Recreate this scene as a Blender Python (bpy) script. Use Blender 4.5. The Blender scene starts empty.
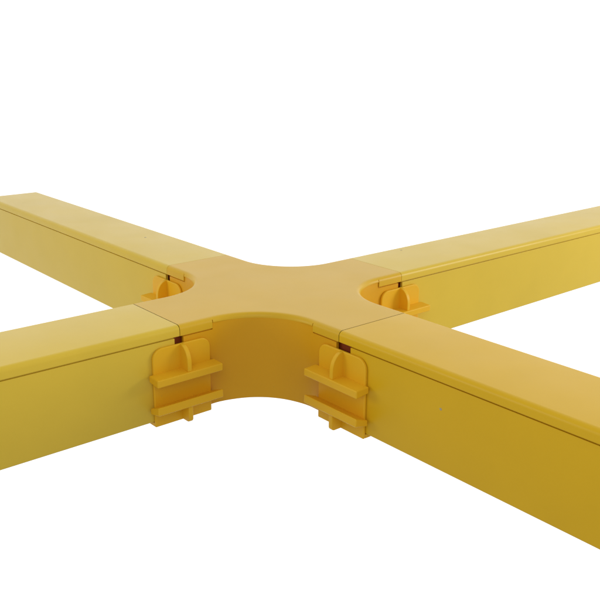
import bpy, bmesh, math
from mathutils import Vector, Matrix

# ---------------------------------------------------------------- scale and measured sizes
S = 0.5                      # one modelling unit is half a metre
W = 0.12                     # half width of a duct
H = 0.2424                   # top of the lids
LIP = 0.2139                 # lower edge of the lid skirts
J = 0.403                    # distance of each joint from the middle of the cross
END = 1.956                  # distance of each duct's open end
R = 0.182                    # radius of the curved corner walls
BODY = W - 0.0015            # outer face of the duct walls
SKIRT = W + 0.0015           # outer face of the lid skirts

scene = bpy.context.scene
col = scene.collection


# ---------------------------------------------------------------- materials
def plastic(name, base, rough, grain=0.0012, mottling=0.03):
    m = bpy.data.materials.new(name)
    m.use_nodes = True
    nt = m.node_tree
    nd, ln = nt.nodes, nt.links
    p = nd['Principled BSDF']
    tc = nd.new('ShaderNodeTexCoord')
    # slow batch-to-batch mottling of the pigment
    n1 = nd.new('ShaderNodeTexNoise')
    n1.inputs['Scale'].default_value = 9.0
    n1.inputs['Detail'].default_value = 5.0
    n1.inputs['Roughness'].default_value = 0.6
    ln.new(tc.outputs['Object'], n1.inputs['Vector'])
    hs = nd.new('ShaderNodeHueSaturation')
    hs.inputs['Color'].default_value = (*base, 1)
    mr = nd.new('ShaderNodeMapRange')
    mr.inputs['From Min'].default_value = 0.25
    mr.inputs['From Max'].default_value = 0.75
    mr.inputs['To Min'].default_value = 1 - mottling
    mr.inputs['To Max'].default_value = 1 + mottling
    ln.new(n1.outputs['Fac'], mr.inputs['Value'])
    ln.new(mr.outputs['Result'], hs.inputs['Value'])
    # sparse tiny specks of handling dust
    n2 = nd.new('ShaderNodeTexNoise')
    n2.inputs['Scale'].default_value = 150.0
    n2.inputs['Detail'].default_value = 2.0
    ln.new(tc.outputs['Object'], n2.inputs['Vector'])
    sp = nd.new('ShaderNodeMapRange')
    sp.inputs['From Min'].default_value = 0.75
    sp.inputs['From Max'].default_value = 0.82
    sp.inputs['To Max'].default_value = 0.22
    ln.new(n2.outputs['Fac'], sp.inputs['Value'])
    mx = nd.new('ShaderNodeMix')
    mx.data_type = 'RGBA'
    ln.new(sp.outputs['Result'], mx.inputs['Factor'])
    ln.new(hs.outputs['Color'], mx.inputs[6])
    mx.inputs[7].default_value = (0.30, 0.22, 0.08, 1)
    ln.new(mx.outputs[2], p.inputs['Base Color'])
    # roughness: handled patches
    n3 = nd.new('ShaderNodeTexNoise')
    n3.inputs['Scale'].default_value = 14.0
    n3.inputs['Detail'].default_value = 6.0
    ln.new(tc.outputs['Object'], n3.inputs['Vector'])
    rr = nd.new('ShaderNodeMapRange')
    rr.inputs['To Min'].default_value = rough - 0.06
    rr.inputs['To Max'].default_value = rough + 0.08
    ln.new(n3.outputs['Fac'], rr.inputs['Value'])
    ln.new(rr.outputs['Result'], p.inputs['Roughness'])
    p.inputs['IOR'].default_value = 1.3
    # fine moulded grain and a very slight waviness of the extrusion
    n4 = nd.new('ShaderNodeTexNoise')
    n4.inputs['Scale'].default_value = 900.0
    ln.new(tc.outputs['Object'], n4.inputs['Vector'])
    n5 = nd.new('ShaderNodeTexNoise')
    n5.inputs['Scale'].default_value = 6.0
    ln.new(tc.outputs['Object'], n5.inputs['Vector'])
    b1 = nd.new('ShaderNodeBump')
    b1.inputs['Strength'].default_value = 0.06
    b1.inputs['Distance'].default_value = 0.001
    ln.new(n4.outputs['Fac'], b1.inputs['Height'])
    b2 = nd.new('ShaderNodeBump')
    b2.inputs['Strength'].default_value = 0.15
    b2.inputs['Distance'].default_value = 0.004
    ln.new(n5.outputs['Fac'], b2.inputs['Height'])
    ln.new(b1.outputs['Normal'], b2.inputs['Normal'])
    ln.new(b2.outputs['Normal'], p.inputs['Normal'])
    return m


DUCT = plastic('extruded_yellow_plastic', (0.72, 0.51, 0.050), 0.33)
MUSTARD = plastic('extruded_mustard_plastic', (0.72, 0.442, 0.012), 0.38)
FIT = plastic('moulded_bounce_tint_plastic', (0.71, 0.365, 0.011), 0.38)  # more orange than the lid: bounce light in the curved walls painted in
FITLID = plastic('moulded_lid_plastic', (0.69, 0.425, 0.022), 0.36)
NOTCH_SHADE = plastic('notch_shade_red_brown', (0.26, 0.05, 0.012), 0.5)  # red-brown stands for shade and bounced light inside the notch
COUP = plastic('moulded_coupler_plastic', (0.81, 0.462, 0.016), 0.42)
GREY = plastic('grey_scuff', (0.42, 0.37, 0.26), 0.7)


# ---------------------------------------------------------------- mesh helpers
def finish(name, bm, mat, parent=None, bevel=0.0, angle=35, flat_top=False):
    for v in bm.verts:
        v.co *= S
    bmesh.ops.remove_doubles(bm, verts=bm.verts, dist=1e-6)
    bmesh.ops.dissolve_degenerate(bm, edges=bm.edges, dist=1e-6)
    bmesh.ops.recalc_face_normals(bm, faces=bm.faces)
    me = bpy.data.meshes.new(name)
    bm.to_mesh(me)
    bm.free()
    me.polygons.foreach_set('use_smooth', [True] * len(me.polygons))
    if flat_top:
        for f in me.polygons:
            if abs(f.normal.z) > 0.998:
                f.use_smooth = False
    me.set_sharp_from_angle(angle=math.radians(angle))
    me.materials.append(mat)
    o = bpy.data.objects.new(name, me)
    col.objects.link(o)
    if parent:
        o.parent = parent
    if bevel:
        b = o.modifiers.new('Bevel', 'BEVEL')
        b.width = bevel * S
        b.segments = 3
        b.limit_method = 'ANGLE'
        b.angle_limit = math.radians(40)
        b.harden_normals = True
    return o


def loft(bm, rings, closed=True, cap=True):
    """rings of equal length joined one after another; each ring is a closed outline"""
    vs = [[bm.verts.new(p) for p in ring] for ring in rings]
    n = len(vs[0])
    for a, b in zip(vs[:-1], vs[1:]):
        for i in range(n if closed else n - 1):
            k = (i + 1) % n
            bm.faces.new((a[i], a[k], b[k], b[i]))
    if cap:
        bm.faces.new(vs[0])
        bm.faces.new(vs[-1][::-1])
    return vs


def prism(bm, outline, a, b, place):
    """a flat outline given thickness from a to b; place(u, v, t) gives the point"""
    loft(bm, [[place(u, v, a) for u, v in outline], [place(u, v, b) for u, v in outline]])


def arc(cx, cy, r, a0, a1, n):
    return [(cx + r * math.cos(math.radians(a0 + (a1 - a0) * i / n)),
             cy + r * math.sin(math.radians(a0 + (a1 - a0) * i / n))) for i in range(n + 1)]


def empty(name, loc=(0, 0, 0), rot=0.0):
    o = bpy.data.objects.new(name, None)
    o.empty_display_size = 0.05
    o.location = Vector(loc) * S
    o.rotation_euler = (0, 0, rot)
    col.objects.link(o)
    return o


def tag(o, label, cat, group=None):
    o['label'] = label
    o['category'] = cat
    if group:
        o['group'] = group
    return o


# ---------------------------------------------------------------- straight duct, along local +X from the joint
T = 0.008                    # wall thickness


def channel_profile(high):
    """U section; 'high' False lowers the tops of the walls for the clip notch"""
    z1 = 0.1900
    zs, zt = (0.2100, 0.2330) if high else (z1, z1)
    r = 0.005
    right = arc(BODY - r, r, r, -90, 0, 4)
    right += [(BODY, z1), (BODY, zs), (BODY - 0.005, zs), (BODY - 0.005, zt), (BODY - 0.009, zt), (BODY - 0.009, z1),
              (BODY - 0.009, T)]
    return right + [(-y, z) for y, z in right[::-1]]


def lid_profile(out=SKIRT, r=0.013):
    right = [(out - 0.006, H - 0.008), (out - 0.006, LIP), (out - 0.0012, LIP), (out, LIP + 0.0014)]
    right += arc(out - r, H - r, r, 0, 90, 8)
    return right + [(-y, z) for y, z in right[::-1]]


def make_duct(rot, notch, label, mat):
    d = tag(empty('straight_duct', (0, 0, 0), rot), label, 'cable duct', 'straight ducts of the crossing')
    x0, x1 = J + 0.0012, END
    bm = bmesh.new()
    low = channel_profile(False)
    hi = channel_profile(True)
    st = [(x0, low), (J + notch, low), (J + notch, hi), (x1, hi)]
    loft(bm, [[(x, y, z) for y, z in pr] for x, pr in st])
    ch = finish('channel', bm, mat, d, 0.0008)
    bm = bmesh.new()
    pr = lid_profile()
    loft(bm, [[(x, y, z) for y, z in pr] for x in (x0, x1)])
    lid = finish('lid', bm, mat, d, 0.0009)
    return d, ch, lid


# ---------------------------------------------------------------- cross fitting
def quadrant_path(k):
    """stations (point, inward normal, kind) of one corner, from the arm on local X to the arm on local Y"""
    q = Matrix.Rotation(math.pi / 2 * k, 2)
    out = []

    def add(x, y, nx, ny, kind):
        out.append((q @ Vector((x, y)), q @ Vector((nx, ny)), kind))
    s0 = W + R
    add(J, W, 0, -1, 'low')
    add(J - 0.011, W, 0, -1, 'low')
    add(J - 0.011, W, 0, -1, 'rebate')
    add(s0 + 0.0032, W, 0, -1, 'rebate')
    add(s0 + 0.0030, W, 0, -1, 'groove')
    add(s0 + 0.0010, W, 0, -1, 'groove')
    add(s0 + 0.0008, W, 0, -1, 'full')
    n = 40
    for i in range(n + 1):
        a = math.radians(270 - 90 * i / n)
        add(s0 + R * math.cos(a), s0 + R * math.sin(a), math.cos(a), math.sin(a), 'full')
    add(W, s0 + 0.0008, -1, 0, 'full')
    add(W, s0 + 0.0010, -1, 0, 'groove')
    add(W, s0 + 0.0030, -1, 0, 'groove')
    add(W, s0 + 0.0032, -1, 0, 'rebate')
    add(W, J - 0.011, -1, 0, 'rebate')
    add(W, J - 0.011, -1, 0, 'low')
    add(W, J, -1, 0, 'low')
    return out


cross = tag(empty('cross_fitting'), 'yellow four-way junction with curved corner walls joining the four ducts', 'duct fitting')
bm = bmesh.new()
floor_outline = []
for k in range(4):
    rings = []
    path = quadrant_path(k)
    for i, (p, n, kind) in enumerate(path):
        # on the corners the wall swells out until it is flush with the edge of the lid
        edge = min(i, len(path) - 1 - i) - 8
        off = W - BODY - 0.0026 * min(1.0, max(0.0, edge / 7.0))
        zs, zt, ins = {'low': (0.1900, 0.1900, 0.005), 'rebate': (0.2100, 0.2330, 0.005), 'groove': (0.2100, 0.2330, 0.005), 'full': (0.2290, 0.2330, 0.005)}[kind]
        prof = [(off + 0.004, 0.0), (off + 0.0012, 0.0012), (off, 0.004), (off, 0.1900), (off, zs), (ins, zs), (ins, zt), (0.010, zt), (0.010, 0.1900), (0.010, 0.0)]
        rings.append([(p.x + n.x * a, p.y + n.y * a, z) for a, z in prof])
        floor_outline.append((p.x + n.x * 0.007, p.y + n.y * 0.007))
    loft(bm, rings)
clean = []
for p in floor_outline:
    if not clean or (Vector(p) - Vector(clean[-1])).length > 1e-5:
        clean.append(p)
prism(bm, clean, 0.001, T, lambda u, v, t: (u, v, t))
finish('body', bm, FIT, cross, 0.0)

bm = bmesh.new()
top = []
rr = 0.013
for k in range(4):
    rings = []
    for p, n, kind in quadrant_path(k):
        tabbed = kind in ('low', 'rebate')
        out = W - SKIRT
        lip = LIP if tabbed else 0.2286
        cut = 0.0045 if kind == 'groove' else 0.0          # the slit where a skirt tab ends
        prof = [(0.022, H), (0.018, H)]
        prof += [(out + rr - rr * math.sin(math.radians(90 * i / 8)) + (cut if i > 5 else 0), H - rr + rr * math.cos(math.radians(90 * i / 8))) for i in range(9)]
        prof += [(out + cut, lip + 0.0008), (out + cut + 0.0008, lip), (out + 0.006 + cut, lip), (out + 0.006 + cut, H - 0.006)]
        ring = [(p.x + n.x * a, p.y + n.y * a, z) for a, z in prof]
        rings.append(ring)
    loft(bm, rings, closed=False, cap=False)
    for ring in rings:
        q = ring[0]
        if not top or (Vector(q) - Vector(top[-1])).length > 1e-5:
            top.append(q)
for z in (H, H - 0.006):                     # a star of faces from the middle of the cross: upper and under side of the plate
    vs = [bm.verts.new((x, y, z)) for x, y, _ in top]
    mid = bm.verts.new((0, 0, z))
    for i in range(len(vs)):
        k = (i + 1) % len(vs)
        bm.faces.new((mid, vs[i], vs[k]))
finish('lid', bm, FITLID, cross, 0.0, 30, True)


# ---------------------------------------------------------------- joint couplers
HALF = 0.085                 # half length of the side plates
FLANGE = 0.097               # half length of the flanges
P0, P1 = BODY + 0.0004, BODY + 0.0080


def make_side(parent, side):
    """one side plate with two flanges, two ribs; side = -1 or 1 in local Y"""
    def pl(u, v, t):
        return (u, side * t, v)
    r = 0.028
    outline = [(-HALF, -0.0115), (HALF, -0.0115)] + arc(HALF - r, 0.1965 - r, r, 0, 90, 8) + arc(-HALF + r, 0.1965 - r, r, 90, 180, 8)
    bm = bmesh.new()
    prism(bm, outline, P0, P1, pl)
    plate = finish('side_plate', bm, COUP, parent, 0.0028)
    # flanges: section in (distance out, height), run along the duct
    for name, sec in (('flange', [(P1 - 0.002, 0.115), (P1 - 0.002, 0.1325), (W + 0.046, 0.1305), (W + 0.0455, 0.1105)]),
                      ('flange', [(P1 - 0.002, 0.028), (P1 - 0.002, 0.044), (W + 0.0445, 0.0585), (W + 0.046, 0.0365)])):
        bm = bmesh.new()
        prism(bm, sec, -FLANGE, FLANGE, lambda u, v, t: (t, side * u, v))
        finish(name, bm, COUP, plate, 0.0030)
    # upper rib: rounded gusset standing on the upper flange; lower rib hangs below the lower flange
    sec = [(P1 - 0.002, 0.130), (W + 0.041, 0.130), (W + 0.041, 0.150)]
    sec += [(P1 + (W + 0.041 - P1) * math.cos(math.radians(a)), 0.150 + 0.0460 * math.sin(math.radians(a))) for a in range(12, 91, 13)]
    sec += [(P1 - 0.002, 0.1960)]
    bm = bmesh.new()
    prism(bm, sec, -0.006, 0.006, lambda u, v, t: (t, side * u, v))
    finish('rib', bm, COUP, plate, 0.0020)
    sec = [(P1 - 0.002, 0.034), (P1 - 0.002, -0.0090), (W + 0.030, -0.0090)]
    sec += arc(W + 0.030, 0.001, 0.010, -72, 0, 4) + [(W + 0.040, 0.046)]
    bm = bmesh.new()
    prism(bm, sec, -0.0065, 0.0065, lambda u, v, t: (t, side * u, v))
    finish('rib', bm, COUP, plate, 0.0020)
    # the tongue behind the clip notch, the notch's deep shade painted into its colour
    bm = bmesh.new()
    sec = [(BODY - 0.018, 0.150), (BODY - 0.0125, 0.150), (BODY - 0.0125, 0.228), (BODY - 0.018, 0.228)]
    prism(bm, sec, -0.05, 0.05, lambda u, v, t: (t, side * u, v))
    finish('tongue', bm, NOTCH_SHADE, plate, 0.001)['label'] = 'tongue painted with red-brown notch shade, showing through the clip notch'
    return plate


def make_coupler(label):
    c = tag(empty('joint_coupler'), label, 'coupler', 'couplers clipped over the joints')
    make_side(c, -1)
    make_side(c, 1)
    bm = bmesh.new()
    sec = [(-P0 + 0.0002, -0.0112), (P0 - 0.0002, -0.0112), (P0 - 0.0002, -0.0008), (-P0 + 0.0002, -0.0008)]
    prism(bm, sec, -HALF + 0.0005, HALF - 0.0005, lambda u, v, t: (t, u, v))
    finish('base_strap', bm, COUP, c, 0.0012)
    return c


def copy_tree(o, parent=None):
    c = o.copy()
    col.objects.link(c)
    if parent:
        c.parent = parent
    for ch in list(o.children):
        copy_tree(ch, c)
    return c


# arms: near-left (-X), near-right (-Y), far-left (+Y), far-right (+X)
arms = [
    (math.pi, 0.015, 0.402,
     'yellow lidded duct on the near left, its lower edge reaching the left of the photo',
     'yellow ribbed coupler on the near left joint, left of the curved front wall'),
    (-math.pi / 2, 0.040, 0.420,
     'mustard-yellow duct running to the lower right, small grey speck on its side',
     'yellow ribbed coupler on the near right joint, right of the curved front wall'),
    (math.pi / 2, 0.014, 0.405,
     'yellow duct at the back left, the only one with its far end in view',
     'half-hidden coupler on the back left joint, its rib showing above the near duct'),
    (0.0, 0.008, 0.399,
     'yellow duct receding at the back right, dark speck on its top edge',
     'mostly hidden coupler on the back right joint, behind the near right duct'),
]
proto = None
for rot, notch, s, dl, cl in arms:
    duct, channel, lid = make_duct(rot, notch, dl, MUSTARD if rot == -math.pi / 2 else DUCT)
    cp = make_coupler(cl) if proto is None else copy_tree(proto)
    if proto is None:
        proto = cp
    cp['label'] = cl
    cp.rotation_euler = (0, 0, rot)
    cp.location = Vector((s * math.cos(rot), s * math.sin(rot), 0)) * S

    # the small scuffs the photograph shows on three of the ducts
    def scuff(x, y, z, rx, ry, rz, host):
        bm = bmesh.new()
        bmesh.ops.create_uvsphere(bm, u_segments=12, v_segments=8, radius=1.0)
        for v in bm.verts:
            w = 1 + 0.25 * math.sin(5 * v.co.x + 3 * v.co.y + 4 * v.co.z)
            v.co = Vector((x + v.co.x * rx * w, y + v.co.y * ry * w, z + v.co.z * rz * w))
        finish('scuff_mark', bm, GREY, host)
    if rot == -math.pi / 2:
        scuff(0.735, -BODY, 0.150, 0.0035, 0.0006, 0.0028, channel)
    elif rot == 0.0:
        scuff(0.62, 0.085, H, 0.0045, 0.0030, 0.0005, lid)
    elif rot == math.pi / 2:
        scuff(0.80, -0.03, H, 0.0045, 0.0040, 0.0004, lid)

# ---------------------------------------------------------------- camera
cx, cy, cz, yaw, pitch, roll, f = (-1.44291889, -1.81779634, 0.918541523, 0.869249221, 0.299151119, 0.00780153962, 829.924925)
fwd = Vector((math.cos(yaw) * math.cos(pitch), math.sin(yaw) * math.cos(pitch), -math.sin(pitch)))
r0 = fwd.cross(Vector((0, 0, 1))).normalized()
u0 = r0.cross(fwd)
r1 = r0 * math.cos(roll) + u0 * math.sin(roll)
u1 = -r0 * math.sin(roll) + u0 * math.cos(roll)
cam = bpy.data.cameras.new('camera')
cam.sensor_width = 36
cam.lens = f / 600 * 36
cam.clip_start = 0.01
cam.clip_end = 200
co = bpy.data.objects.new('camera', cam)
m = Matrix((r1, u1, -fwd)).transposed().to_4x4()
m.translation = Vector((cx, cy, cz)) * S
co.matrix_world = m
col.objects.link(co)
scene.camera = co

# ---------------------------------------------------------------- light: a white studio, darker on the side of the photographer
world = bpy.data.worlds.new('World')
scene.world = world
world.use_nodes = True
nt = world.node_tree
nd, ln = nt.nodes, nt.links
bg = nd['Background']
tc = nd.new('ShaderNodeTexCoord')
dot = nd.new('ShaderNodeVectorMath')
dot.operation = 'DOT_PRODUCT'
ln.new(tc.outputs['Generated'], dot.inputs[0])
back = Vector((math.cos(yaw), math.sin(yaw), 0.0))
dot.inputs[1].default_value = back
mr = nd.new('ShaderNodeMapRange')
mr.interpolation_type = 'SMOOTHSTEP'
mr.inputs['From Min'].default_value = 0.26
mr.inputs['From Max'].default_value = 0.60
mr.inputs['To Min'].default_value = 0.45
mr.inputs['To Max'].default_value = 1.3
ln.new(dot.outputs['Value'], mr.inputs['Value'])
bg.inputs['Color'].default_value = (1, 1, 1, 1)
ln.new(mr.outputs['Result'], bg.inputs['Strength'])


def fill_lamp(name, loc, target, size, power, colour=(1, 1, 1)):
    l = bpy.data.lights.new(name, 'AREA')
    l.shape = 'RECTANGLE'
    l.size, l.size_y = size
    l.energy = power
    l.color = colour
    o = bpy.data.objects.new(name, l)
    o.location = loc
    o.rotation_euler = (Vector(target) - Vector(loc)).to_track_quat('-Z', 'Y').to_euler()
    col.objects.link(o)
    return o


fill_lamp('fill_front', (-1.5, -1.8, 1.7), (0, 0, 0.06), (1.6, 1.6), 14, (1.0, 0.98, 0.95))  # unseen lamp added behind the camera to lift the walls facing it
fill_lamp('fill_right', (1.9, -1.5, 0.6), (0.5, -0.06, 0.06), (0.9, 0.9), 25, (1.0, 0.98, 0.95))  # unseen lamp added to brighten the side of the back right duct
fill_lamp('fill_left', (-2.0, 0.9, 0.5), (-0.06, 0.4, 0.06), (0.9, 0.9), 10, (1.0, 0.98, 0.95))  # unseen lamp added to brighten the side of the back left duct

scene.view_settings.view_transform = 'Standard'
scene.view_settings.look = 'None'
scene.view_settings.exposure = 0
scene.view_settings.gamma = 1
